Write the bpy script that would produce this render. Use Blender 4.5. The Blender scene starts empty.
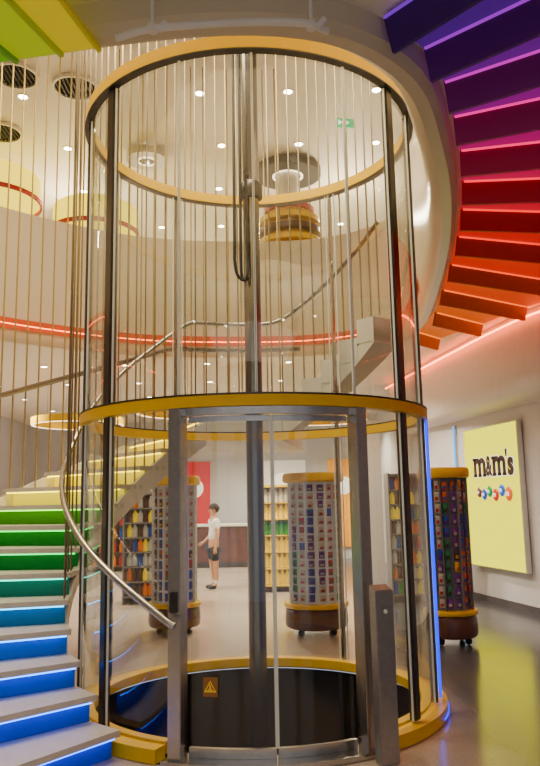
import bpy, bmesh, math, random
from mathutils import Vector, Matrix
random.seed(7)
D=bpy.data; scene=bpy.context.scene; coll=scene.collection
rad=math.radians
# ---------------------------------------------------------------- materials
MC={}
def mat(name,col,rough=.5,metal=0,emit=None,es=0,noise=0,nscale=8,spec=None):
    if name in MC: return MC[name]
    m=D.materials.new(name); m.use_nodes=True; nt=m.node_tree; b=nt.nodes["Principled BSDF"]
    b.inputs["Base Color"].default_value=(*col,1); b.inputs["Roughness"].default_value=rough; b.inputs["Metallic"].default_value=metal
    if spec is not None: b.inputs["Specular IOR Level"].default_value=spec
    if emit is not None:
        b.inputs["Emission Color"].default_value=(*emit,1); b.inputs["Emission Strength"].default_value=es
    tc=nt.nodes.new("ShaderNodeTexCoord"); n=nt.nodes.new("ShaderNodeTexNoise"); n.inputs["Scale"].default_value=nscale; n.inputs["Detail"].default_value=6
    nt.links.new(tc.outputs["Object"],n.inputs["Vector"])
    if noise:
        r=nt.nodes.new("ShaderNodeValToRGB")
        r.color_ramp.elements[0].position=.3; r.color_ramp.elements[1].position=.7
        r.color_ramp.elements[0].color=(*[max(0,c*(1-noise)) for c in col],1); r.color_ramp.elements[1].color=(*[min(1,c*(1+noise)) for c in col],1)
        nt.links.new(n.outputs["Fac"],r.inputs["Fac"]); nt.links.new(r.outputs["Color"],b.inputs["Base Color"])
    MC[name]=m; return m
def glassmat(name,tint,base=.075,peak=.85):
    m=D.materials.new(name); m.use_nodes=True; nt=m.node_tree; nt.nodes.clear()
    o=nt.nodes.new("ShaderNodeOutputMaterial"); mx=nt.nodes.new("ShaderNodeMixShader"); t=nt.nodes.new("ShaderNodeBsdfTransparent"); g=nt.nodes.new("ShaderNodeBsdfGlossy")
    t.inputs[0].default_value=(*tint,1); g.inputs["Roughness"].default_value=.01
    lw=nt.nodes.new("ShaderNodeLayerWeight"); lw.inputs["Blend"].default_value=.5
    p=nt.nodes.new("ShaderNodeMath"); p.operation='POWER'; p.inputs[1].default_value=3
    q=nt.nodes.new("ShaderNodeMath"); q.operation='MULTIPLY_ADD'; q.inputs[1].default_value=peak; q.inputs[2].default_value=base
    L=nt.links.new
    L(lw.outputs["Facing"],p.inputs[0]); L(p.outputs[0],q.inputs[0]); L(q.outputs[0],mx.inputs[0]); L(t.outputs[0],mx.inputs[1]); L(g.outputs[0],mx.inputs[2]); L(mx.outputs[0],o.inputs[0])
    return m
M_glass=glassmat("clear_glass",(.93,.95,.92))
M_edge=mat("glass_edge",(.80,.85,.78),.15,noise=.05)
M_white=mat("white_paint",(.76,.72,.64),.5,noise=.03,nscale=2)
M_wall=mat("wall_paint",(.56,.55,.56),.6,noise=.04,nscale=1.5)
M_ceil=mat("ceiling_paint",(.74,.69,.59),.6,noise=.02,nscale=1)
M_fascia=mat("fascia_paint",(.62,.53,.37),.3,noise=.03,nscale=1)
M_yel=mat("yellow_enamel",(.78,.48,.0),.35,noise=.04,spec=.2)
M_steel=mat("brushed_steel",(.50,.48,.45),.24,1,noise=.08,nscale=30)
M_steelm=mat("matt_steel",(.42,.40,.38),.42,1,noise=.08,nscale=30)
M_steelc=mat("column_steel",(.24,.225,.21),.22,1,noise=.08,nscale=30)
M_steeld=mat("dark_steel",(.09,.08,.075),.3,.9,noise=.1,nscale=20)
M_gold=mat("brass_rod",(.38,.28,.09),.35,.5,noise=.1,nscale=20)
M_rodg=mat("bronze_rod",(.29,.235,.14),.3,.7,noise=.1,nscale=20)
M_black=mat("black_panel",(.008,.007,.008),.55,noise=.2,nscale=4,spec=.25)
M_rubber=mat("black_rubber",(.012,.012,.012),.6,noise=.1)
M_tread=mat("tread_stone",(.58,.54,.49),.4,noise=.06,nscale=14)
M_brown=mat("brown_wood",(.10,.035,.02),.35,noise=.25,nscale=6)
M_dark=mat("charcoal",(.03,.027,.027),.5,noise=.2)
def emis(name,col,s,base=None): return mat(name,base or col,.4,emit=col,es=s,noise=.02)
def floormat():
    m=D.materials.new("polished_terrazzo"); m.use_nodes=True; nt=m.node_tree; b=nt.nodes["Principled BSDF"]; L=nt.links.new
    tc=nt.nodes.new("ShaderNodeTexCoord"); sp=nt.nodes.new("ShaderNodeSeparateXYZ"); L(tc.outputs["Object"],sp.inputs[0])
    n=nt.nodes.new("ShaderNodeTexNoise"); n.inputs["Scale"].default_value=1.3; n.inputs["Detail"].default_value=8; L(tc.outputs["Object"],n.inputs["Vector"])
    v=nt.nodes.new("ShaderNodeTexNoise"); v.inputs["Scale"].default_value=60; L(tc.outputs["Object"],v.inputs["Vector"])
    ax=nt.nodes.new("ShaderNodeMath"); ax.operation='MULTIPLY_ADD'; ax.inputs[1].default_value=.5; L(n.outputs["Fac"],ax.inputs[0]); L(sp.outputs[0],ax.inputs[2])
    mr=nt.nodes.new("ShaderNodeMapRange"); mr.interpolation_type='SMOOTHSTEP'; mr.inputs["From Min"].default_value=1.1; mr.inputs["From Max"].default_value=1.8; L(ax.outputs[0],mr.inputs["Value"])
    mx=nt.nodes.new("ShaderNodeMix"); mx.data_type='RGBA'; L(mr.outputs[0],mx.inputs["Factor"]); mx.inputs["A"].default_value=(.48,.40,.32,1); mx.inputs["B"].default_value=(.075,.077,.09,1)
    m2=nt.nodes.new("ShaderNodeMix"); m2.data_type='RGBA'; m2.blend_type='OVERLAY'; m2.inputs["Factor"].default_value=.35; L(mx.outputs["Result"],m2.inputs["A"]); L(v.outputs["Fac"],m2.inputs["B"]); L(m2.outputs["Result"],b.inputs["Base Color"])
    r=nt.nodes.new("ShaderNodeMapRange"); r.inputs["To Min"].default_value=.12; r.inputs["To Max"].default_value=.26; L(n.outputs["Fac"],r.inputs["Value"]); L(r.outputs[0],b.inputs["Roughness"])
    b.inputs["Specular IOR Level"].default_value=1.0
    return m
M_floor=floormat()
# ---------------------------------------------------------------- helpers
def link(o,parent=None,loc=None,rot=None):
    coll.objects.link(o)
    if parent: o.parent=parent
    if loc is not None: o.location=loc
    if rot is not None: o.rotation_euler=rot
    return o
def mk(name,bm,material,parent=None,loc=None,rot=None,smooth=False,**props):
    bmesh.ops.recalc_face_normals(bm,faces=bm.faces[:])
    me=D.meshes.new(name); bm.to_mesh(me); bm.free()
    for mm in (material if isinstance(material,list) else [material]): me.materials.append(mm)
    if smooth:
        for p in me.polygons: p.use_smooth=True
        try: me.set_sharp_from_angle(angle=rad(35))
        except Exception: pass
    o=D.objects.new(name,me); link(o,parent,loc,rot)
    for k,v in props.items(): o[k]=v
    return o
def empty(name,loc,label,category,rot=None,group=None,parent=None):
    o=D.objects.new(name,None); o.empty_display_size=.2; link(o,parent,loc,rot)
    if label: o["label"]=label
    if category: o["category"]=category
    if group: o["group"]=group
    return o
def bbox(bm,x0,x1,y0,y1,z0,z1,bev=0,mi=0):
    r=bmesh.ops.create_cube(bm,size=1)
    vs=r['verts']
    for v in vs: v.co=Vector(((x0+x1)/2+v.co.x*(x1-x0),(y0+y1)/2+v.co.y*(y1-y0),(z0+z1)/2+v.co.z*(z1-z0)))
    fs=set(f for v in vs for f in v.link_faces)
    for f in fs: f.material_index=mi
    if bev: bmesh.ops.bevel(bm,geom=list(set(e for v in vs for e in v.link_edges)),offset=bev,segments=2,affect='EDGES')
    return vs
def box(name,x0,x1,y0,y1,z0,z1,m,parent=None,bev=0,**k):
    bm=bmesh.new(); bbox(bm,x0,x1,y0,y1,z0,z1,bev); return mk(name,bm,m,parent,**k)
def prism(bm,pts,z0,z1):
    a=[bm.verts.new((p[0],p[1],z0)) for p in pts]; b=[bm.verts.new((p[0],p[1],z1)) for p in pts]; n=len(pts)
    bm.faces.new(a[::-1]); bm.faces.new(b)
    for i in range(n): bm.faces.new((a[i],a[(i+1)%n],b[(i+1)%n],b[i]))
def lathe(bm,prof,seg=48,cx=0,cy=0,mi=0,cap=False):
    rings=[]
    for r,z in prof:
        if r<1e-6: rings.append([bm.verts.new((cx,cy,z))]*seg)
        else: rings.append([bm.verts.new((cx+r*math.cos(2*math.pi*i/seg),cy+r*math.sin(2*math.pi*i/seg),z)) for i in range(seg)])
    for a,b in zip(rings,rings[1:]):
        for i in range(seg):
            j=(i+1)%seg; vs=[]
            for v in (a[i],a[j],b[j],b[i]):
                if v not in vs: vs.append(v)
            if len(vs)>=3:
                try: f=bm.faces.new(vs); f.material_index=mi
                except ValueError: pass
def arcband(bm,r0,r1,z0,z1,a0,a1,seg=None,z0e=None,z1e=None):
    full=abs(abs(a1-a0)-360)<1e-6
    seg=seg or max(2,int(abs(a1-a0)/3)); n=seg if full else seg+1
    if z0e is None: z0e=z0
    if z1e is None: z1e=z1
    R=[]
    for i in range(n):
        t=i/seg; a=rad(a0+(a1-a0)*t); c,s=math.cos(a),math.sin(a); zl=z0+(z0e-z0)*t; zh=z1+(z1e-z1)*t
        R.append([bm.verts.new((r*c,r*s,z)) for r,z in ((r0,zl),(r1,zl),(r1,zh),(r0,zh))])
    m=n if full else n-1
    for i in range(m):
        A=R[i];B=R[(i+1)%n]
        for k in range(4): bm.faces.new((A[k],A[(k+1)%4],B[(k+1)%4],B[k]))
    if not full: bm.faces.new(R[0]); bm.faces.new(R[-1][::-1])
def arcsheet(bm,r,z0,z1,a0,a1,seg=None,dz=0):
    seg=seg or max(2,int(abs(a1-a0)/3)); P=None
    for i in range(seg+1):
        t=i/seg; a=rad(a0+(a1-a0)*t); q=[bm.verts.new((r*math.cos(a),r*math.sin(a),z+dz*t)) for z in (z0,z1)]
        if P: bm.faces.new((P[0],q[0],q[1],P[1]))
        P=q
def tube(bm,pts,r,seg=10,closed=False,mi=0):
    pts=[Vector(p) for p in pts]; n=len(pts); R=[]; pn=None
    for i,p in enumerate(pts):
        if closed: t=(pts[(i+1)%n]-pts[i-1])
        else: t=pts[min(i+1,n-1)]-pts[max(i-1,0)]
        t.normalize()
        if pn is None:
            pn=t.orthogonal().normalized()
        pn=(pn-t*pn.dot(t)).normalized(); b=t.cross(pn)
        rr=r[i] if isinstance(r,(list,tuple)) else r
        R.append([bm.verts.new(p+rr*(pn*math.cos(2*math.pi*k/seg)+b*math.sin(2*math.pi*k/seg))) for k in range(seg)])
    for i in range(n if closed else n-1):
        A=R[i];B=R[(i+1)%n]
        for k in range(seg):
            f=bm.faces.new((A[k],A[(k+1)%seg],B[(k+1)%seg],B[k])); f.material_index=mi
    if not closed: bm.faces.new(R[0][::-1]); bm.faces.new(R[-1])
def cr(pts,closed,sub):
    n=len(pts); out=[]
    for i in range(n if closed else n-1):
        def P(k): return Vector(pts[k%n] if closed else pts[max(0,min(n-1,k))])
        p0,p1,p2,p3=P(i-1),P(i),P(i+1),P(i+2)
        for s in range(sub):
            t=s/sub
            out.append(.5*((2*p1)+(-p0+p2)*t+(2*p0-5*p1+4*p2-p3)*t*t+(-p0+3*p1-3*p2+p3)*t**3))
    if not closed: out.append(Vector(pts[-1]))
    return out
def plate_with_hole(bm,rect,hole,z):
    x0,x1,y0,y1=rect
    ov=[bm.verts.new((x,y,z)) for x,y in ((x0,y0),(x1,y0),(x1,y1),(x0,y1))]
    hv=[bm.verts.new((p[0],p[1],z)) for p in hole]
    es=[bm.edges.new((ov[i],ov[(i+1)%4])) for i in range(4)]+[bm.edges.new((hv[i],hv[(i+1)%len(hv)])) for i in range(len(hv))]
    bmesh.ops.triangle_fill(bm,use_beauty=True,use_dissolve=False,edges=es)
def textmesh(name,s,size,m,parent,loc,rot,width=None,offset=0,ext=.004,label=None,height=None):
    cu=D.curves.new("t","FONT"); cu.body=s; cu.size=size; cu.align_x='CENTER'; cu.align_y='CENTER'; cu.extrude=ext; cu.offset=offset
    o=D.objects.new("t",cu); coll.objects.link(o)
    dg=bpy.context.evaluated_depsgraph_get(); dg.update()
    me=D.meshes.new_from_object(o.evaluated_get(dg)); D.objects.remove(o)
    xs=[v.co.x for v in me.vertices]; ys=[v.co.y for v in me.vertices]; w=max(xs)-min(xs); h=max(ys)-min(ys); cx=(max(xs)+min(xs))/2; cy=(max(ys)+min(ys))/2
    k=(width/w) if width else 1; ky=(height/h) if height else k
    for v in me.vertices: v.co.x=(v.co.x-cx)*k; v.co.y=(v.co.y-cy)*ky
    me.materials.clear(); me.materials.append(m)
    ob=D.objects.new(name,me); link(ob,parent,loc,rot)
    if label: ob["label"]=label
    return ob
LX,LY=-.13,5.85
# ---------------------------------------------------------------- room shell
S=dict(kind="structure")
bm=bmesh.new(); hole=[(LX+1.36*math.cos(2*math.pi*i/72),LY+1.36*math.sin(2*math.pi*i/72)) for i in range(72)]
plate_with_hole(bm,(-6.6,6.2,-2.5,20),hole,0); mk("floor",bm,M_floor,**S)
OP=[(-4.6,6.0),(-4.1,4.6),(-2.9,3.7),(-1.29,3.3),(-.05,3.12),(.55,3.42),(.9,4.2),(1.2,5.25),(1.45,6.6),(1.68,8.5),(1.6,9.6),(.9,10.2),(-.13,10.35),(-1.8,10.05),(-3.3,8.95),(-4.3,7.5)]
path=cr([(x,y,0) for x,y in OP],True,8); NP=len(path)
def outn(i):
    t=(path[(i+1)%NP]-path[i-1]).normalized(); return Vector((t.y,-t.x,0))
def offs(d): return [path[i]+outn(i)*d for i in range(NP)]
h2=offs(.22)
bm=bmesh.new(); plate_with_hole(bm,(-6.6,6.2,-2.5,20),h2,3.7); mk("ceiling",bm,M_ceil,**S)
bm=bmesh.new(); plate_with_hole(bm,(-6.6,6.2,-2.5,20),offs(.1),4.3); mk("floor.001",bm,M_ceil,**S)
bm=bmesh.new(); bbox(bm,-6.6,6.2,-2.5,20,7.0,7.1); mk("ceiling.001",bm,M_ceil,**S)
prof=[(.10,4.3),(.10,5.22),(.08,5.27),(.02,5.27),(0,5.22),(0,3.78),(.015,3.68),(.05,3.6),(.1,3.56),(.17,3.56),(.21,3.6),(.22,3.7)]
bm=bmesh.new(); R=[]
for i in range(NP):
    n=outn(i); R.append([bm.verts.new((path[i].x+n.x*o,path[i].y+n.y*o,z)) for o,z in prof])
for i in range(NP):
    A_=R[i];B_=R[(i+1)%NP]
    for k in range(len(prof)-1): bm.faces.new((A_[k],A_[k+1],B_[k+1],B_[k]))
mk("wall_gallery",bm,M_fascia,smooth=True,**S)
def pathstrip(name,z0,z1,m,d=.012):
    bm=bmesh.new(); P=None
    for i in range(9*8-4,15*8+6):
        n=outn(i%NP); p=path[i%NP]-n*d
        q=[bm.verts.new((p.x,p.y,z)) for z in (z0,z1)]
        if P: bm.faces.new((P[0],q[0],q[1],P[1]))
        P=q
    mk(name,bm,m,smooth=True,**S)
pathstrip("trim_1",3.70,3.84,mat("coral_led",(.30,.05,.015),.6,emit=(1,.10,.012),es=.42,noise=.03,spec=.1))
pathstrip("trim_4",3.72,3.732,mat("coral_led_line",(.2,.03,.01),.6,emit=(1,.12,.015),es=14,noise=.03,spec=.1),.16)
box("wall_back",-6.6,3,20,20.1,0,7,M_wall,**S)
box("wall_left",-6.7,-6.6,-2.5,20,0,7,M_wall,**S)
bm=bmesh.new()
for x0,x1 in ((-6.6,-5.6),(-3.9,-3.3),(-1.6,-1.1),(1.1,1.6),(3.2,3.8),(5.2,6.2)): bbox(bm,x0,x1,-2.6,-2.5,0,3.1)
bbox(bm,-6.6,6.2,-2.6,-2.5,3.1,7); mk("wall_front",bm,M_wall,**S)  # unseen wall added behind the camera, openings shaped for reflections in the glass
def wallstrip(name,p0,p1,z0,z1,th,m,**k):
    p0=Vector(p0);p1=Vector(p1); d=(p1-p0).normalized(); n=Vector((d.y,-d.x,0))*th
    bm=bmesh.new(); prism(bm,[p0,p1,p1+n,p0+n],z0,z1)
    return mk(name,bm,m,**k)
def wp(y): return (3.37-(y-9.9)*.2/.98,y,0)
wallstrip("wall_right",wp(-2.5),wp(13.2),0,7,.12,M_wall,**S)
wallstrip("wall_return",wp(13.2),(2.75,20,0),0,7,.1,M_wall,**S)
box("wall_partition",1.28,1.72,11.7,11.82,0,2.75,mat("pale_partition",(.72,.70,.70),.5,noise=.03),**S)
a=Vector(wp(-2.5));b=Vector(wp(13.2)); n=Vector((-.98,-.2,0))*.015
wallstrip("baseboard_right",a+n,b+n,0,.1,.01,mat("grey_base",(.08,.07,.08),.5,noise=.1),**S)
bp=cr([(4.1,6.0,0),(3.62,7.3,0),(3.15,8.4,0),(2.93,9.4,0),(2.78,10.4,0),(2.62,11.5,0),(2.45,12.8,0),(2.3,14,0)],False,6)
prof=[(-.02,3.69),(0,3.2),(.0,2.98),(.03,2.85),(.1,2.77),(.25,2.72),(1.0,2.70)]
bm=bmesh.new(); R=[]
for i,p in enumerate(bp):
    t=(bp[min(i+1,len(bp)-1)]-bp[max(i-1,0)]).normalized(); n=Vector((t.y,-t.x,0))
    R.append([bm.verts.new((p.x+n.x*o,p.y+n.y*o,z)) for o,z in prof])
for A_,B_ in zip(R,R[1:]):
    for k in range(len(prof)-1): bm.faces.new((A_[k],A_[k+1],B_[k+1],B_[k]))
mk("wall_bulkhead",bm,mat("bulkhead_paint",(.66,.60,.57),.45,noise=.03),smooth=True,**S)
bm=bmesh.new(); tube(bm,[p+Vector((-.09,0,3.60)) for p in bp],.012,8); mk("trim_2",bm,emis("orange_led",(1,.11,.012),20),**S)
# ---------------------------------------------------------------- elevator
EL=empty("glass_elevator",(LX,LY,0),"round glass lift shaft with yellow ring bands and sliding doors","elevator")
def ring(name,*args,m=M_yel,**k):
    bm=bmesh.new(); arcband(bm,*args); return mk(name,bm,m,EL,smooth=True,**k)
ring("plinth_ring",1.27,1.38,0.005,.085,305,605)
ring("inner_kerb",1.20,1.265,0.03,.10,305,605,m=M_yel)
ring("door_sill",1.22,1.40,0.005,.035,247,305,m=M_steel)
ring("middle_band",1.265,1.345,2.09,2.16,0,360)
ring("middle_trim",1.27,1.348,2.163,2.172,0,360,m=M_steeld)
ring("door_header",1.25,1.33,2.04,2.086,250,302,m=M_steel)
ring("top_band",1.285,1.35,4.49,4.58,0,360)
ring("top_trim",1.29,1.353,4.478,4.488,0,360,m=M_steeld)
mull=[198,222,322,342,20,55,90,125,160]
def post(name,ang,w,d,r,z0,z1,m,bev=.004):
    bm=bmesh.new(); bbox(bm,-d/2,d/2,-w/2,w/2,z0,z1,bev)
    a=rad(ang); return mk(name,bm,m,EL,loc=(r*math.cos(a),r*math.sin(a),0),rot=(0,0,a))
for a in mull:
    big=a in(222,322); dk=a in (222,322,342,198)
    post("mullion",a,.065 if big else .022,.05,1.30,.10,2.085,M_steeld if dk else M_steel)
    post("mullion",a,.08 if big else .022,.05,1.30,2.175,4.475,M_steeld if dk else M_steel)
post("door_post",250,.085,.10,1.32,.005,2.085,M_steel); post("door_post",301,.085,.10,1.32,.005,2.085,M_steel)
def glass(z0,z1,a0,a1,r=1.305,p=EL):
    bm=bmesh.new(); arcsheet(bm,r,z0,z1,a0,a1); g=mk("glass_panel",bm,M_glass,p,smooth=True)
    for q in (a0,a1):
        bm=bmesh.new(); arcband(bm,r-.007,r+.007,z0,z1,q-.14,q+.14,1); mk("glass_edge",bm,M_edge,g,label="pale polished glass edge")
allm=sorted(mull+[250,301])
for i,a in enumerate(allm):
    b=allm[(i+1)%len(allm)]; b=b if b>a else b+360
    if a==250: continue
    glass(.10,2.085,a+(2.6 if a in (301,) else 1.7),b-(2.6 if b==250 else 1.7))
up=sorted(mull+[250,272,301])
for i,a in enumerate(up):
    b=up[(i+1)%len(up)]; b=b if b>a else b+360
    glass(2.175,4.475,a+(2.1 if a in mull else .2),b-(2.1 if (b%360) in mull else .2))
for a0,a1 in ((252.6,275.8),(276.2,298.5)):
    dr=empty("door",(0,0,0),None,None,parent=EL)
    bm=bmesh.new(); arcsheet(bm,1.275,.09,2.0,a0+.3,a1-.3); mk("door_glass",bm,M_glass,dr,smooth=True)
    bm=bmesh.new(); arcband(bm,1.26,1.29,.036,.09,a0,a1); mk("bottom_rail",bm,M_steel,dr,smooth=True)
    bm=bmesh.new(); arcband(bm,1.26,1.29,2.0,2.035,a0,a1); mk("top_rail",bm,M_steel,dr,smooth=True)
    bm=bmesh.new(); s=a1 if a1<280 else a0; arcband(bm,1.262,1.288,.09,2.0,s-.3,s+.3,2); mk("door_stile",bm,M_edge,dr)
    if a0<260:
        a=rad(258.5); w=empty("warning_sign",(1.283*math.cos(a),1.283*math.sin(a),.43),None,None,rot=(0,0,a+rad(90)),parent=dr)
        box("sign_plate",-.045,.045,-.003,0,-.055,.055,mat("amber_plate",(.3,.13,.02),.4,noise=.05),w)
        bm=bmesh.new()
        def tri(s,y): return [bm.verts.new(p) for p in ((-s,y,-s*.75),(s,y,-s*.75),(0,y,s*.95))]
        A_=tri(.038,-.005);B_=tri(.027,-.005)
        for k in range(3): bm.faces.new((A_[k],A_[(k+1)%3],B_[(k+1)%3],B_[k]))
        bbox(bm,-.004,.004,-.006,-.004,-.012,.012); bbox(bm,-.014,.014,-.006,-.004,-.018,-.012)
        mk("warning_triangle",bm,mat("sign_yellow",(.85,.55,.02),.4,noise=.05,emit=(1,.6,0),es=.15),w)
bm=bmesh.new(); lathe(bm,[(1.262,0),(1.262,-1.3),(0,-1.3)],64); mk("pit_liner",bm,M_black,EL,smooth=True)
bm=bmesh.new(); lathe(bm,[(.068,-1.29),(.068,6.98)],24); mk("lifting_column",bm,M_steelc,EL,smooth=True)
bm=bmesh.new(); lathe(bm,[(.069,4.0),(.095,4.0),(.10,4.02),(.10,4.10),(.075,4.14),(.069,4.14)],24); mk("column_collar",bm,M_steeld,EL,smooth=True)
for dx in (-.0,-.05):
    pts=[(-.075+dx,-.12,6.9),(-.08+dx,-.12,5),(-.085+dx,-.12,3.6),(-.085+dx,-.12,3.42),(-.08+dx*.6,-.12,3.3),(-.05,-.12,3.26),(-.03,-.12,3.34),(-.03,-.1,3.5),(-.04,-.09,4.2)]
    bm=bmesh.new(); tube(bm,cr(pts,False,6),.013,8); mk("trailing_cable",bm,M_rubber,EL,smooth=True)
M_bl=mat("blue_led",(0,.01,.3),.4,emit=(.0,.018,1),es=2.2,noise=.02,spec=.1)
post("led_strip",347,.035,.02,1.335,.11,2.08,M_bl,bev=.002)  # glowing strips put in for blue reflections along the lift's glass edge
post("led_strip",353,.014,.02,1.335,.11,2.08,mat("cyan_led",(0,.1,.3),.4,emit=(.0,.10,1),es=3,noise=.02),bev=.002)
ring("base_light",1.384,1.392,.03,.042,335,372,m=M_bl)  # blue glow on the plinth put in as an emissive band
a=rad(250)
bm=bmesh.new(); bbox(bm,1.372,1.392,-.02,.02,.86,.98,.003); mk("rail_bracket",bm,M_steeld,EL,rot=(0,0,a))
# call post
a=rad(300.8); CP=empty("call_post",(LX+1.50*math.cos(a),LY+1.50*math.sin(a),0),"brushed steel lift call pedestal with slanted top beside the door","lift control",rot=(0,0,rad(22)))
bm=bmesh.new(); vs=bbox(bm,-.06,.06,-.04,.04,.0,1.0)
for v in vs:
    if v.co.z>.5 and v.co.y<0: v.co.z-=.03
bmesh.ops.bevel(bm,geom=bm.edges[:],offset=.005,segments=2,affect='EDGES'); mk("post_body",bm,M_steelm,CP)
box("button_panel",-.028,.028,-.044,-.040,.80,.90,M_steelm,CP,bev=.0015)
bm=bmesh.new(); lathe(bm,[(0,.006),(.011,.006),(.013,0)],20); mk("call_button",bm,M_edge,CP,loc=(0,-.044,.85),rot=(rad(90),0,0))
# ---------------------------------------------------------------- staircase
ST=empty("spiral_staircase",(LX,LY,0),"curved staircase with rainbow lit risers, steel handrail and tall brass rods","staircase")
RI,RO=1.395,2.95; Z=.168
stepcol=[None,(.0,.10,.85),(.0,.12,.85),(.0,.15,.85),(.0,.20,.8),(.0,.26,.55),(.0,.30,.22),(.0,.30,.05),(.01,.34,.03),(.12,.44,.01),(.80,.66,.0),(.95,.72,.0),(.95,.70,.0),(1,.70,.0),(1,.65,.0)]
def A(i): return 234.6-9.5*(i-1)
for i in range(1,15):
    a1=80 if i==14 else A(i)-11.6
    bm=bmesh.new(); arcband(bm,RI,RO,Z*i-.038,Z*i,A(i),a1,4 if i<14 else 12); mk("tread",bm,M_tread,ST)
    c=stepcol[i]
    bm=bmesh.new(); arcband(bm,RI+.02,RO-.02,max(.004,Z*(i-1)+.002),Z*i-.040,A(i)-2.2,A(i)-2.7,1)
    mk("riser_panel",bm,mat("riser_%d"%i,tuple(.6*q for q in c),.5,emit=c,es=.05 if i<10 else 1.0,noise=.03,spec=.2),ST,label="coloured acrylic riser panel")
    bm=bmesh.new(); arcband(bm,RI+.03,RO-.03,Z*i-.050,Z*i-.040,A(i)-.5,A(i)-.8,1)
    mk("riser_led",bm,emis("riserled_%d"%i,c,12 if i<10 else 8),ST,label="coloured light strip beneath the step nose")
def sz(a):
    if a>111.1: return Z*(1+(234.6-a)/9.5)
    if a>80: return Z*14
    return Z*14+Z*(80-a)/8.4
for j in range(5):
    a0=80-8.4*j; bm=bmesh.new(); arcband(bm,RI,1.72,Z*(14+j)-.06,Z*(15+j),a0,a0-8.4,3)
    mk("tread",bm,M_white,ST,label="white solid step block")
bm=bmesh.new(); arcband(bm,RI+.005,1.715,Z*14-.24,Z*14-.02,80,38,16,Z*19-.24,Z*19-.10); mk("stair_soffit",bm,M_white,ST)
bm=bmesh.new(); arcsheet(bm,1.46,Z*14+.1,Z*14+.86,79,40,16,Z*5); mk("balustrade_glass",bm,M_glass,ST,smooth=True)
bm=bmesh.new(); arcband(bm,RI,RI+.05,.01,.03,226,111,40,Z*14-.30,Z*14-.05); mk("inner_stringer",bm,M_white,ST)
bm=bmesh.new(); arcband(bm,RI+.06,RO-.03,.0,.02,226,111,40,Z*14-.26,Z*14-.24); mk("stair_soffit",bm,M_white,ST)
bm=bmesh.new(); arcband(bm,RI,RO-.02,Z*14-.26,Z*14-.05,110.5,80.2,10); mk("landing_slab",bm,M_white,ST)
bm=bmesh.new(); arcband(bm,RO-.03,RO+.02,.01,.05,226,111,40,Z*14-.30,Z*14+.02); mk("outer_stringer",bm,M_white,ST)
def pol(r,a,z): return Vector((r*math.cos(rad(a)),r*math.sin(rad(a)),z))
rp=[(252,.80),(249,.84),(234,1.07),(220,1.28),(206,1.50),(192,1.72),(180,1.92),(165,2.28),(148,2.66),(130,3.02),(118,3.25),(112,3.28),(100,3.28),(88,3.28),(80,3.32),(70,3.48),(61,3.64),(52,3.81),(43,3.98),(36,4.11)]
bm=bmesh.new(); tube(bm,cr([tuple(pol(1.46,a,z)) for a,z in rp],False,6),.022,12); mk("handrail",bm,M_steel,ST,smooth=True)
bm=bmesh.new(); tube(bm,cr([tuple(pol(2.87,a,sz(a)+.95)) for a in range(215,79,-5)],False,3),.028,10); mk("handrail",bm,M_steelc,ST,smooth=True)
a=194
while a>33:
    z0=Z*min(int((234.6-a)/9.5)+1,14) if a>80 else Z*(15+min(4,int((80-a)/8.4)))
    bm=bmesh.new(); tube(bm,[pol(1.425,a,z0),pol(1.425,a,6.99)],.008,6); mk("rod",bm,M_rodg,ST); a-=4.4
a=196
while a>82:
    i=min(14,int((234.6-a)/9.5)+1); bm=bmesh.new(); tube(bm,[pol(2.91,a,Z*i),pol(2.91,a,6.99)],.0095,6); mk("rod",bm,M_gold,ST); a-=3.0
# ---------------------------------------------------------------- rainbow ceiling fins
edge=offs(.25)
def edgepoint(y):
    c=[p for p in edge if p.x>.15 and p.y<9.9]
    c.sort(key=lambda p:p.y)
    for p,q in zip(c,c[1:]):
        if p.y<=y<=q.y: t=(y-p.y)/(q.y-p.y); return p.lerp(q,t)
    return c[0] if y<c[0].y else c[-1]
BL=[(3.08,None,-50,2.2,(.09,.01,.26)),(3.32,None,-42,2.3,(.17,.008,.30)),(3.62,None,-33,2.4,(.34,.005,.28)),(3.98,None,-23,2.4,(.60,.003,.19)),(4.40,None,-12,2.4,(.82,.002,.10)),(4.86,None,-3,2.4,(.95,.002,.035)),(5.36,None,7,2.3,(1,.006,.006)),(5.95,None,17,2.2,(1,.02,.0)),(6.7,None,27,1.9,(1,.06,.0)),(7.55,None,34,1.4,(1,.12,.0)),(8.5,None,41,.98,(1,.17,.0)),(9.5,None,48,.62,(1,.22,.0))]
FR=[]
for y,xy,ang,L,c in BL:
    p=edgepoint(y)
    if y>8: p=p+Vector((.04,0,0))
    d=Vector((math.cos(rad(ang)),math.sin(rad(ang)),0)); FR.append((p,d,L,ang,c))
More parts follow.
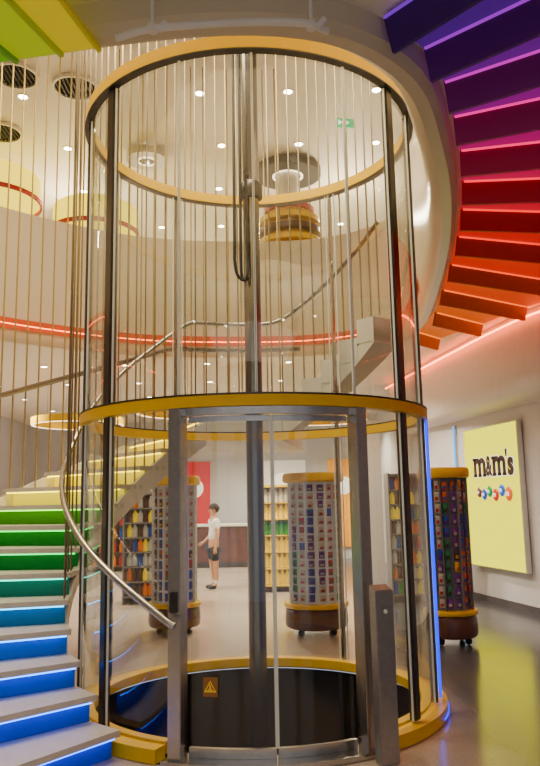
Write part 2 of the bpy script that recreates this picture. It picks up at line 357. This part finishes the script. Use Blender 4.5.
for k,(p,d,L,ang,c) in enumerate(FR):
    e=empty("fin_light",(p.x,p.y,3.69),"coloured ceiling fin with bright glowing backlight along it","ceiling light",rot=(0,0,rad(ang)),group="rainbow ceiling fins")
    if k+1<len(FR): p2,d2,L2=FR[k+1][:3]
    else: p2,d2,L2=p+Vector((.0,.4,0)),Vector((.6,.8,0)),.4
    nn=Vector((-d.y,d.x,0))
    def loc(w): r_=w-Vector((p.x,p.y,0)); return (r_.dot(d),r_.dot(nn))
    quad=[(0,.012),(L,.012),loc(p2+d2*L2-nn*.012),loc(p2-nn*.012)]
    bm=bmesh.new(); prism(bm,quad,-.012,0)
    mk("glow_board",bm,mat("board_%d"%k,tuple(.15*q for q in c),.5,emit=c,es=.62,noise=.05,spec=.1),e)
    bm=bmesh.new(); vs=bbox(bm,0,L,-.01,.01,-.17,-.014)
    for v in vs:
        if v.co.z<-.1: v.co.y+=.05
    mk("fin_body",bm,mat("fin_%d"%k,tuple(.25*q+.004 for q in c),.4,emit=c,es=.07,noise=.1,spec=.2),e)
    bm=bmesh.new(); bbox(bm,.01,L-.01,-.022,-.012,-.03,-.018); mk("light_strip",bm,mat("led_%d"%k,tuple(.2*q for q in c),.5,emit=c,es=2.2,noise=.02,spec=.1),e)
front=[path[i]+outn(i)*.13 for i in range(NP) if path[i].y<3.75 and path[i].x<.2]
def frontpoint(x):
    c=sorted(front,key=lambda q:q.x)
    for p,q in zip(c,c[1:]):
        if p.x<=x<=q.x: return p.lerp(q,(x-p.x)/(q.x-p.x))
    return c[0]
xs=[-.74,-.92,-1.14,-1.38,-1.66,-1.95]; cols=[(.80,.60,.0),(.50,.62,.0),(.16,.45,.0),(.05,.33,.01),(.02,.25,.02)]
for k in range(5):
    p=frontpoint(xs[k]); q=frontpoint(xs[k+1]); L=1.5
    d=(p-Vector((LX,LY,0))).normalized(); d2=(q-Vector((LX,LY,0))).normalized(); nn=Vector((-d.y,d.x,0)); ang=math.degrees(math.atan2(d.y,d.x))
    e=empty("fin_light",(p.x,p.y,3.553),"broad glowing green or yellow ceiling fin beside the rim","ceiling light",rot=(0,0,rad(ang)),group="rainbow ceiling fins")
    def loc(w): r_=w-p; return (r_.dot(d),r_.dot(nn))
    bm=bmesh.new(); prism(bm,[(0,-.01),(L,-.01),loc(q+d2*L),loc(q)],-.012,0)
    mk("glow_board",bm,mat("boardb_%d"%k,tuple(.4*v for v in cols[k]),.4,emit=cols[k],es=.5,noise=.03,spec=.1),e)
    bm=bmesh.new(); bbox(bm,0,L,-.01,.01,-.035,-.014); mk("fin_body",bm,mat("finb_%d"%k,tuple(.5*v for v in cols[k]),.4,emit=cols[k],es=.15,noise=.03),e)
PP=empty("ceiling_pipe",(0,0,3.45),"white curved conduit rail with small spotlights beneath the ceiling rim","pipe")
pp=cr([(-.62,2.86,0),(-.46,2.80,0),(-.1,2.77,0),(.16,2.78,0),(.27,2.84,0)],False,8)
bm=bmesh.new(); tube(bm,pp,.016,10); mk("pipe_run",bm,M_white,PP,smooth=True)
for x,y in ((-.46,2.80),(.20,2.80)):
    bm=bmesh.new(); lathe(bm,[(0,.24),(.008,.24),(.008,.02),(.022,.015),(.022,-.015),(0,-.02)],14); mk("bracket",bm,M_white,PP,loc=(x,y,0),smooth=True)
    bm=bmesh.new(); lathe(bm,[(0,.03),(.014,.026),(.016,-.02),(.012,-.02),(0,-.01)],16); mk("spotlight_head",bm,M_white,PP,loc=(x+.04,y,.01),rot=(0,rad(40),0),smooth=True)
# ---------------------------------------------------------------- lightbox sign
ang=math.atan2(-.98,.2)
SG=empty("lightbox_sign",(3.20,10.64,0),"tall glowing yellow wall sign with brown lettering and coloured sweets","sign",rot=(0,0,ang))
W=.765
bm=bmesh.new(); bbox(bm,-W-.012,W+.012,-.08,0,.518,2.522,.005); mk("sign_frame",bm,mat("silver_frame",(.7,.7,.62),.35,.3,noise=.05),SG)
box("light_panel",-W,W,-.09,-.079,.53,2.51,mat("yellow_lightbox",(.02,.019,.0),.8,emit=(1,.91,.0),es=1.9,noise=.02,spec=0),SG)
R90=(rad(90),0,0)
M_lw=emis("letter_white",(1,.95,.8),1.6,(.5,.48,.4)); M_lb=mat("letter_brown",(.04,.01,.005),.5,noise=.1)
def slab_m(bm,x0,w,z0,h,g,y0,y1):
    sw=.078; xs=[x0+sw/2,x0+w/2,x0+w-sw/2]; ro=(xs[1]-xs[0])/2+sw/2; ri=ro-sw
    for k,x in enumerate(xs):
        top=h if k==0 else h-ro+.01
        bbox(bm,x-sw/2-g,x+sw/2+g,y0,y1,z0-g,z0+top+g)
        bbox(bm,x-sw/2-.012-g,x+sw/2+.012+g,y0,y1,z0-g,z0+.045+g)
    bbox(bm,xs[0]-sw/2-.026-g,xs[0]+sw/2,y0,y1,z0+h-.045-g,z0+h+g)
    for k in (0,1):
        cx=(xs[k]+xs[k+1])/2; cz=z0+h-ro; P=None
        for i in range(13):
            t=math.pi*i/12; co,si=math.cos(t),math.sin(t)
            q=[bm.verts.new((cx+r*co,y,cz+r*si)) for r,y in ((max(.004,ri-g),y0),(ro+g,y0),(ro+g,y1),(max(.004,ri-g),y1))]
            if P:
                for j in range(4): bm.faces.new((P[j],P[(j+1)%4],q[(j+1)%4],q[j]))
            P=q
z0=1.80; sx=.06
for nm,m,g,y0,y1 in (("lettering_outline",M_lw,.008,-.094,-.0905),("lettering",M_lb,0,-.101,-.095)):
    for xx in (-.53,.04):
        bm=bmesh.new(); slab_m(bm,xx+sx,.36,z0,.28,g,y0,y1); mk(nm,bm,m,SG)
    yy=(y0+y1)/2
    textmesh(nm,"&",.3,m,SG,(-.07+sx,yy,z0+.15),R90,width=.18+2*g,height=.29+2*g,offset=.012,ext=.002)
    textmesh(nm,"'",.3,m,SG,(.43+sx,yy,z0+.31),R90,width=.05+2*g,height=.11+2*g,offset=.006,ext=.002)
    textmesh(nm,"s",.3,m,SG,(.53+sx,yy,z0+.12),R90,width=.16+2*g,height=.25+2*g,offset=.014,ext=.002)
for k,(x,z,r,c) in enumerate([(-.40,1.58,.075,(.12,.03,.01)),(-.25,1.55,.08,(.0,.05,.5)),(-.09,1.59,.08,(.0,.25,.06)),(.08,1.54,.088,(.55,.01,.01)),(.26,1.60,.085,(.0,.12,.6)),(.44,1.55,.10,(.8,.12,.0))]):
    x+=.06
    bm=bmesh.new(); lathe(bm,[(0,-.0),(r*.9,.0),(r,.006),(r*.8,.018),(r*.4,.025),(0,.027)],28)
    mk("sweet",bm,mat("sweet_%d"%k,c,.25,noise=.05,emit=c,es=.3),SG,loc=(x,-.094,z),rot=R90,smooth=True,label="round coloured sugar-coated sweet")
    textmesh("sweet_letter","m",.1,M_lw,SG,(x,-.126,z),R90,width=r*.8,offset=.001,ext=.001)
p=Vector(wp(11.85)); WL=empty("wall_light",(p.x-.03,p.y,.4),"slim vertical cyan light strip on the wall","wall light",rot=(0,0,ang))
box("light_housing",-.03,.03,-.01,.03,0,2.25,M_steel,WL,bev=.003); box("light_tube",-.02,.02,-.022,-.011,.01,2.24,mat("cyan_tube",(0,.2,.4),.4,emit=(.02,.35,1),es=2,noise=.02),WL)
# ---------------------------------------------------------------- display stands & packets
PK=[(.01,.05,.4),(.42,.01,.01),(.7,.38,.01),(.13,.015,.25),(.01,.2,.05),(.5,.10,.01),(.45,.42,.40),(.05,.02,.015)]
pkm=[]
for k,c in enumerate(PK):
    bm=bmesh.new(); cols=[]
    for i,(z,t,w) in enumerate([(0,.002,.042),(.012,.003,.04),(.02,.014,.04),(.06,.02,.041),(.1,.014,.04),(.108,.003,.04),(.12,.002,.042)]):
        cols.append([bm.verts.new(p) for p in ((-w,0,z),(-w*.6,-t,z),(0,-t*1.2,z),(w*.6,-t,z),(w,0,z),(0,.004,z))])
    for P_,Q in zip(cols,cols[1:]):
        for j in range(6): bm.faces.new((P_[j],P_[(j+1)%6],Q[(j+1)%6],Q[j])).material_index=1 if (P_ is cols[2] and j in(1,2)) else 0
    bm.faces.new(cols[0]); bm.faces.new(cols[-1])
    o=mk("sweet_packet",bm,[mat("packet_%d"%k,c,.35,noise=.15,nscale=30),mat("packet_label_%d"%k,PK[(k+3)%8],.35,noise=.2,nscale=40)])
    pkm.append(o.data); D.objects.remove(o)
pkname=["blue","red","yellow","purple","green","orange","pale silver","brown"]
def stand(x,y,rot,label,s,core):
    e=empty("display_stand",(x,y,0),label,"display stand",rot=(0,0,rad(rot)),group="round sweet display stands")
    q=lambda pr:[(r*s,z) for r,z in pr]
    bm=bmesh.new(); lathe(bm,q([(0,.07),(.38,.07),(.41,.09),(.42,.14),(.41,.27),(.38,.30),(0,.30)]),40); mk("base",bm,M_brown,e,smooth=True)
    for k in range(4):
        a=rad(45+90*k); bm=bmesh.new(); lathe(bm,[(0,-.02),(.03,-.02),(.035,-.01),(.035,.01),(.03,.02),(0,.02)],16); mk("caster",bm,M_rubber,e,loc=(.3*s*math.cos(a),.3*s*math.sin(a),.036),rot=(rad(90),0,a),smooth=True)
    bm=bmesh.new(); lathe(bm,q([(0,.30),(.42,.30),(.43,.31),(.43,.34),(.42,.35),(0,.35)]),40); mk("lower_rim",bm,M_yel,e,smooth=True)
    bm=bmesh.new(); lathe(bm,q([(0,.35),(.29,.35),(.29,1.72),(0,1.72)]),16)
    mk("core",bm,core,e)
    for k in range(8):
        a=rad(22.5+45*k); bm=bmesh.new(); bbox(bm,.28*s,.38*s,-.004,.004,.35,1.72); mk("divider",bm,core,e,rot=(0,0,a))
    bm=bmesh.new(); lathe(bm,q([(0,1.72),(.40,1.72),(.42,1.74),(.42,1.80),(.40,1.83),(0,1.83)]),40); mk("top_rim",bm,M_yel,e,smooth=True)
def fill(x,y,seed,s,rows,cols_,pal):
    rr=random.Random(seed); rh=1.33/rows
    for c in range(cols_):
        bay=c//2; a=math.pi+rad(22.5+45*(bay-.5)+(12 if c%2==0 else 33))
        rc=rr.choice(pal)
        for r in range(rows):
            if rr.random()<.4: rc=rr.choice(pal)
            o=D.objects.new("sweet_packet",pkm[rc]); rd=.335*s
            link(o,None,(x+rd*math.cos(a),y+rd*math.sin(a),.38+r*rh),(0,0,a+rad(90))); o.scale=(s*(.9+.3*rr.random()),s,rh/.12*(.72+.18*rr.random()))
            o["label"]="small %s sweet packet hanging on the round stand"%pkname[rc]; o["category"]="packet"; o["group"]="hanging sweet packets"
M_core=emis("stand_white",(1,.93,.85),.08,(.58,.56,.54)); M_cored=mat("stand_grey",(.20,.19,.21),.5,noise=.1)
for (x,y,l,s,sc,rw,co_,pal) in ((.49,8.9,"round white sweet stand with yellow top and brown base",1,.87,14,M_core,[0,1,6,6,6,6,3,4]),(-1.19,9.15,"round pale sweet stand near the stairs, brown wheeled base",2,.74,11,M_core,[6,6,7,7,1,0,5]),(1.87,8.15,"round grey sweet stand beside the lift glass, brown base",3,.66,11,M_cored,[0,1,2,3,6,4,5,7])):
    stand(x,y,0,l,sc,co_); fill(x,y,s,sc,rw,8,pal)
# rear store furniture
CT=empty("service_counter",(-1.1,18.2,0),"long brown wooden service counter with pale top","counter")
box("counter_body",-1.2,1.2,-.35,.35,0,.95,M_brown,CT,bev=.01); box("counter_top",-1.25,1.25,-.4,.4,.95,1.0,M_white,CT,bev=.008); box("counter_kick",-1.15,1.15,-.36,-.352,.02,.12,M_steeld,CT)
def bottle():
    bm=bmesh.new(); lathe(bm,[(0,0),(.04,0),(.044,.01),(.044,.15),(.036,.18),(.02,.2),(.02,.23),(0,.23)],14); return bm
bcol=[("orange",(.85,.20,.0)),("yellow",(.95,.70,.0)),("green",(.05,.32,.02)),("red",(.5,.01,.01)),("blue",(.01,.08,.4)),("brown",(.1,.04,.02)),("white",(.6,.57,.5))]
bmesh_=[]
for n_,c in bcol:
    o=mk("b",bottle(),mat("bottle_"+n_,c,.3,noise=.05,emit=c,es=.3 if n_=="yellow" else .12,spec=.2),smooth=True); bmesh_.append(o.data); D.objects.remove(o)  # slight glow put into the tube colours to brighten the shelves
def shelf(x,y,w,h,rows,label,per,cseq,seed=0,back=None):
    rr=random.Random(seed); back=back or M_brown
    e=empty("shelving_unit",(x,y,0),label,"shelves",group="store shelving")
    box("back_board",-w/2,w/2,.2,.22,0,h,back,e)
    for s in (-1,1): box("side_panel",s*w/2-.01,s*w/2+.01,-.2,.22,0,h,back,e)
    for r in range(rows+1):
        z=.1+r*(h-.15)/rows; box("shelf",-w/2+.016,w/2-.016,-.2,.199,z,z+.02,back,e)
        if r<rows:
            sc=min(1,((h-.15)/rows-.04)/.23)
            for c in range(per):
                k=cseq[r%len(cseq)] if seed==0 else rr.choice(cseq)
                o=D.objects.new("sweet_tube",bmesh_[k]); link(o,None,(x-w/2+.03+(c+.5)*(w-.06)/per,y-.05,z+.022)); o.scale=(min(1,(w-.06)/per/.09),)*2+(sc,)
                o["label"]="%s plastic sweet tube standing on a shelf"%bcol[k][0]; o["category"]="container"; o["group"]="sweet tubes on shelves"
M_shelfgrey=mat("grey_laminate",(.16,.15,.15),.5,noise=.1)
shelf(.06,13.0,.50,1.8,6,"narrow yellow shelving with yellow and green tubes",5,[1,1,1,2,1,6],0,mat("yellow_laminate",(.62,.42,.0),.5,noise=.1,spec=.2))
shelf(2.0,11.4,.5,1.9,8,"grey shelving filled with mixed colourful sweet tubes",6,[0,3,5,1,4,2,6,6,5],5,M_shelfgrey)
shelf(-1.9,11.8,.8,1.7,7,"grey shelving near the stairs with mixed tubes",9,[0,4,3,1,5,6,6,5],6,M_shelfgrey)
shelf(-4.2,17.5,1.6,2.0,6,"wide brown wall shelving with colourful tubes",10,[3,1,2,4,0],7)
for x,w,c,l in ((-2.1,.9,(.55,.02,.015),"red"),(.3,1.2,(.75,.7,.62),"white"),(1.9,.8,(.8,.32,.01),"orange")):
    e=empty("wall_display_panel",(x,19.98,0),"large %s illuminated wall panel with round emblem"%l,"wall panel")
    box("panel_face",-w/2,w/2,-.06,0,.3,2.6,emis("panel_"+l,c,.45),e,bev=.01)
    bm=bmesh.new(); lathe(bm,[(0,.03),(w*.28,.03),(w*.3,.02),(w*.3,0)],32); mk("round_emblem",bm,emis("emblem",(1,.9,.8),.7),e,loc=(0,-.06,1.9),rot=R90,smooth=True)
for x,y,r in ((-1.2,11.5,.9),(.9,13,.8),(-3.4,13,.8)):
    e=empty("ring_pendant",(x,y,2.9),"large yellow ring light hanging from the ceiling","pendant lamp",group="yellow ring lamps")
    bm=bmesh.new(); arcband(bm,r-.06,r,0,.12,0,360); mk("ring_shade",bm,M_yel,e,smooth=True)
    bm=bmesh.new(); arcband(bm,r-.055,r-.01,-.008,0,0,360); mk("ring_diffuser",bm,emis("warm_led",(1,.75,.4),4),e)
    for k in range(3):
        a=rad(120*k+30); bm=bmesh.new(); tube(bm,[(math.cos(a)*(r-.03),math.sin(a)*(r-.03),.12),(math.cos(a)*(r-.03),math.sin(a)*(r-.03),.78)],.004,6); mk("suspension_wire",bm,M_steel,e)
def downlight(x,y,z,r=.06,g="recessed ceiling downlights"):
    e=empty("downlight",(x,y,z),"small round recessed white ceiling downlight","ceiling light",group=g)
    bm=bmesh.new(); lathe(bm,[(r*.8,-.002),(r*1.15,-.012),(r*1.2,-.001)],20); mk("trim_ring",bm,M_white,e,smooth=True)
    bm=bmesh.new(); lathe(bm,[(r*.8,-.004),(0,-.004)],20); mk("lens",bm,emis("lens_warm",(1,.85,.6),40),e)
for y in (11.6,13.4,15.2,17.2,19):
    for x in (-5.2,-3.9,-2.6,-1.3,0,1.3): downlight(x+(y%1)*.5,y,3.70)
for y in (9.3,10.8,12.4,14.2,16.5):
    for x in (-4.6,-3.4,-2.2,-1.0,.2,1.4,2.4): downlight(x+.4*(y%1),y,7.0,.07)
for x,y in ((-3,1.2),(-1.5,.2),(0,-1),(1.6,.6),(3,1.6),(-2.4,-1.6),(2.2,-1.4)): downlight(x,y,3.70,.08)  # unseen downlights added at the front for reflections in the lift glass
for x,y in ((.36,11.6),(-3.6,13),(3.2,13.5)):
    bm=bmesh.new(); lathe(bm,[(.2,4.3),(.2,7.0)],32); mk("trim_3",bm,M_white,loc=(x,y,0),smooth=True,**S)
def cdisc(x,y,r,dark,l):
    e=empty("ceiling_ring_lamp",(x,y,6.9),l,"ceiling light",group="round upper ceiling fittings")
    bm=bmesh.new(); arcband(bm,r*.42,r,-.06,.06,0,360); mk("disc_body",bm,M_dark if dark else M_steel,e,smooth=True)
    bm=bmesh.new(); arcband(bm,r*.40,r*.46,-.075,-.062,0,360); mk("lamp_ring",bm,emis("lens_soft",(1,.85,.6),3),e)
    for k in range(3):
        bm=bmesh.new(); a=rad(120*k); tube(bm,[(r*.7*math.cos(a),r*.7*math.sin(a),.06),(r*.7*math.cos(a),r*.7*math.sin(a),.1)],.01,6); mk("hanger",bm,M_steel,e)
cdisc(.36,11.6,.55,True,"black ring shaped ceiling fitting around a white column")
cdisc(-1.87,10.95,.32,False,"silver ring shaped ceiling lamp")
for x,y in ((-3.2,8.75),(-2.5,9.05),(-3.9,10.2)):
    e=empty("ceiling_vent",(x,y,6.98),"round black slatted air vent in the ceiling","vent",group="round black vents")
    bm=bmesh.new(); arcband(bm,.27,.30,-.03,.015,0,360); mk("vent_rim",bm,M_white,e)
    bm=bmesh.new(); lathe(bm,[(.27,.0),(0,.0)],32)
    mk("vent_back",bm,M_black,e)
    bm=bmesh.new()
    for k in range(-4,5):
        h=math.sqrt(.265**2-(k*.055)**2); bbox(bm,k*.055-.006,k*.055+.006,-h,h,-.03,-.005)
    mk("vent_slats",bm,M_dark,e)
for x,y,z,r in ((-2.75,11.3,5.75,.66),(-4.3,10.9,6.15,.75)):
    e=empty("drum_pendant",(x,y,z),"large glowing yellow drum lamp with red rim on the gallery","pendant lamp",group="yellow drum lamps")
    bm=bmesh.new(); lathe(bm,[(0,0),(r*.9,0),(r,.05),(r,.42),(r*.9,.47),(0,.47)],48); mk("drum_shade",bm,mat("drum_yellow",(.1,.08,.0),.5,emit=(1,.72,.02),es=2.4,noise=.02,spec=.05),e,smooth=True)
    bm=bmesh.new(); arcband(bm,r,r+.03,.0,.07,0,360); mk("drum_rim",bm,mat("red_rim",(.45,.02,.015),.4,noise=.05),e,smooth=True)
    bm=bmesh.new(); tube(bm,[(0,0,.47),(0,0,7-z)],.012,8); mk("drum_stem",bm,M_steel,e)
e=empty("exit_sign",(1.11,9.6,6.62),"small green illuminated exit sign with white arrow","sign",rot=(0,0,rad(10)))
box("sign_case",-.13,.13,-.02,.02,0,.13,emis("exit_green",(.0,.45,.15),.8),e,bev=.004)
box("hanger_rod",-.005,.005,-.005,.005,.13,.38,M_steel,e)
bm=bmesh.new(); bbox(bm,-.09,.01,-.024,-.021,.055,.075); v=[bm.verts.new(p) for p in ((.01,-.024,.03),(.01,-.024,.10),(.06,-.024,.065))]; bm.faces.new(v); bbox(bm,-.10,-.07,-.024,-.021,.03,.10); mk("sign_mark",bm,M_lw,e)
e=empty("tiered_display",(.36,11.2+.05,4.3),"round tiered display of yellow sweets on the upper gallery","display stand")
bm=bmesh.new(); lathe(bm,[(.3,0),(.46,0),(.46,1.0),(.3,1.0)],40); mk("plinth",bm,M_white,e,smooth=True)
for k,(r,z,c) in enumerate([(.52,1.05,M_yel),(.50,1.22,M_yel),(.50,1.40,M_brown),(.48,1.58,M_yel),(.40,1.76,mat("red_tier",(.45,.03,.02),.4,noise=.1))]):
    bm=bmesh.new(); arcband(bm,.22,r,z-.04,z+.04,0,360); mk("tier",bm,c,e,smooth=True)
bm=bmesh.new(); arcband(bm,.21,.36,1.0,1.8,0,360); mk("tier_core",bm,mat("sweets_fill",(.6,.33,.03),.5,noise=.7,nscale=40),e)
# ---------------------------------------------------------------- person
PS=empty("person",(-1.06,13.5,0),"person in white t-shirt, dark shorts and black shoes standing sideways","person",rot=(0,0,rad(-70)))
def skin(name,verts,edges,m,parent,sub=2,label=None):
    me=D.meshes.new(name); me.from_pydata([v[:3] for v in verts],edges,[]); o=D.objects.new(name,me); link(o,parent)
    md=o.modifiers.new("s","SKIN"); md.use_smooth_shade=True
    sv=me.skin_vertices[0].data
    for i,v in enumerate(verts):
        rr=v[3] if isinstance(v[3],tuple) else (v[3],v[3]); sv[i].radius=rr
    sv[0].use_root=True
    s=o.modifiers.new("ss","SUBSURF"); s.levels=sub; s.render_levels=sub
    me.materials.append(m)
    if label: o["label"]=label
    return o
M_skin=mat("skin",(.5,.26,.16),.5,noise=.05); V=[];E=[]
def av(x,y,z,r,p=None):
    V.append((x,y,z,r)); 
    if p is not None: E.append((p,len(V)-1))
    return len(V)-1
pel=av(0,0,.78,(.12,.09)); sp=av(0,0,.93,(.11,.08),pel); ch=av(0,.01,1.10,(.13,.09),sp); uc=av(0,.01,1.19,(.10,.07),ch); nk=av(0,0,1.26,.042,uc); hd=av(0,-.01,1.33,.06,nk); h2_=av(0,-.01,1.39,(.072,.085),hd); h3=av(0,0,1.44,.06,h2_)
for s in (-1,1):
    hp=av(s*.085,0,.72,.085,pel); kn=av(s*.09,-.01 if s<0 else .01,.41,.055,hp); ca=av(s*.09,.02,.28,.05,kn); an=av(s*.09,.02,.08,.032,ca); av(s*.09,-.1,.035,.028,an)
    sh=av(s*.15,.01,1.18,.05,uc); 
    if s<0: el=av(s*.21,.03,.96,.036,sh); wr=av(s*.2,-.12,.82,.024,el); pm=av(s*.2,-.17,.79,.03,wr); d=Vector((0,-.8,-.5))
    else: el=av(s*.2,.02,.95,.036,sh); wr=av(s*.21,-.02,.74,.024,el); pm=av(s*.21,-.03,.69,.03,wr); d=Vector((0,-.1,-1))
    d.normalize()
    for f in range(4):
        b=Vector(V[pm][:3])+Vector((0,(f-1.5)*.016,0) if s>0 else (0,(f-1.5)*.008,(f-1.5)*-.012))+d*.03
        k1=av(*b,.009,pm); e1=b+d*(.028-.003*abs(f-1.4)); k2=av(*e1,.008,k1); e2=e1+d*.018+Vector((-s*.01,0,0)); av(*e2,.007,k2)
    tb=Vector(V[pm][:3])+Vector((-s*.005,-.03,.01)); t1=av(*tb,.009,pm); t2=tb+d*.025+Vector((0,-.008,0)); av(*t2,.008,t1)
skin("body",V,E,M_skin,PS,1)
V=[];E=[]
a0=av(0,.0,.80,(.145,.115)); a1=av(0,0,.95,(.135,.105),a0); a2=av(0,.01,1.10,(.15,.112),a1); a3=av(0,.01,1.2,(.11,.085),a2)
for s in (-1,1):
    q=av(s*.155,.01,1.185,.066,a3); av(s*.195,.02,1.03,.06,q)
skin("t_shirt",V,E,mat("white_cotton",(.75,.73,.70),.8,noise=.05),PS,1,"white short-sleeved t-shirt")
V=[];E=[]
a0=av(0,0,.80,(.14,.11))
for s in (-1,1):
    q=av(s*.085,0,.70,.10,a0); av(s*.095,0,.47,.085,q)
skin("shorts",V,E,mat("dark_cotton",(.02,.02,.027),.85,noise=.1),PS,1,"dark knee-length shorts")
for s in (-1,1):
    V=[];E=[]; a0=av(s*.09,.03,.05,.042); a1=av(s*.09,-.05,.045,.04,a0); a2=av(s*.09,-.13,.035,.03,a1); skin("shoe",V,E,M_rubber,PS,1)
    V=[];E=[]; a0=av(s*.09,.02,.08,.038); av(s*.09,.02,.18,.043,a0); skin("sock",V,E,mat("white_cotton",(.8,.79,.77),.8),PS,1)
bm=bmesh.new(); bmesh.ops.create_uvsphere(bm,u_segments=20,v_segments=12,radius=.09)
for v in list(bm.verts):
    if v.co.z<-.01 and v.co.y<.01: v.co.z=-.0; v.co.y=max(v.co.y,-.02) if abs(v.co.x)<.06 else v.co.y
    v.co.y*=1.12
mk("hair",bm,mat("dark_hair",(.02,.014,.01),.7,noise=.3,nscale=30),PS,loc=(0,.012,1.41),smooth=True)
for s in (-1,1):
    bm=bmesh.new(); bmesh.ops.create_uvsphere(bm,u_segments=8,v_segments=6,radius=.009); mk("eye",bm,M_black,PS,loc=(s*.028,-.088,1.375))
    bm=bmesh.new(); bmesh.ops.create_uvsphere(bm,u_segments=8,v_segments=6,radius=.018); mk("ear",bm,M_skin,PS,loc=(s*.076,0,1.37))
bm=bmesh.new(); bmesh.ops.create_cone(bm,segments=8,radius1=.014,radius2=.005,depth=.03,cap_ends=True); mk("nose",bm,M_skin,PS,loc=(0,-.095,1.36),rot=(rad(70),0,0))
box("mouth",-.018,.018,-.09,-.084,1.330,1.336,mat("lips",(.4,.12,.1),.5,noise=.05),PS)
# ---------------------------------------------------------------- lights
def lamp(kind,name,loc,energy,col=(1,.82,.57),size=.3,rot=(0,0,0),sy=None,spot=None):
    l=D.lights.new(name,kind); l.energy=energy; l.color=col
    if kind=='AREA':
        l.size=size
        if sy: l.shape='RECTANGLE'; l.size_y=sy
    else: l.shadow_soft_size=size
    if spot: l.spot_size=rad(spot); l.spot_blend=.6
    o=D.objects.new(name,l); link(o,None,loc,rot); return o
lamp('AREA',"atrium_light",(-1.2,5.4,6.9),520,size=3.2,sy=2.6)  # unseen area light added above the lift to brighten lift and stairs
lamp('AREA',"entrance_light",(0,-.6,3.6),45,size=5,sy=2.5,col=(1,.86,.72))  # unseen area light added above the camera to brighten the foreground
lamp('AREA',"upper_gallery_light",(-1,17.5,6.9),380,size=6,sy=2)  # unseen area light added to brighten the upper level
for x,y in ((-4.5,12.5),(-2.2,12.2),(.1,14.5),(1.2,11.8),(-3.2,16),(-.6,17.6),(1.6,17.5),(-.2,11.3)):
    lamp('SPOT',"store_spot",(x,y,3.6),560,size=.08,spot=140,col=(1,.87,.68))
for x,y in ((-3.4,12.5),(1.5,12.2)):
    lamp('POINT',"gallery_lamp",(x,y,6.2),170,size=.15)
lamp('SPOT',"sign_wall_spot",(2.3,8.6,3.3),40,size=.1,spot=130,col=(1,.9,.78))
w=D.worlds.new("world"); scene.world=w; w.use_nodes=True
w.node_tree.nodes["Background"].inputs[0].default_value=(.8,.86,1,1); w.node_tree.nodes["Background"].inputs[1].default_value=.7
# ---------------------------------------------------------------- camera
cam=D.cameras.new("camera"); co=D.objects.new("camera",cam); coll.objects.link(co)
cam.sensor_fit='VERTICAL'; cam.sensor_height=24; cam.sensor_width=24; cam.lens=24*740/766; cam.clip_end=100
th=rad(9.14); al=rad(1.1)
F=Vector((0,math.cos(th),math.sin(th))); U=Vector((0,-math.sin(th),math.cos(th))); X=Vector((1,0,0))
r=X*math.cos(al)-U*math.sin(al); u=U*math.cos(al)+X*math.sin(al)
mtx=Matrix((r,u,-F)).transposed().to_4x4(); mtx.translation=(0,0,1.5); co.matrix_world=mtx
scene.camera=co
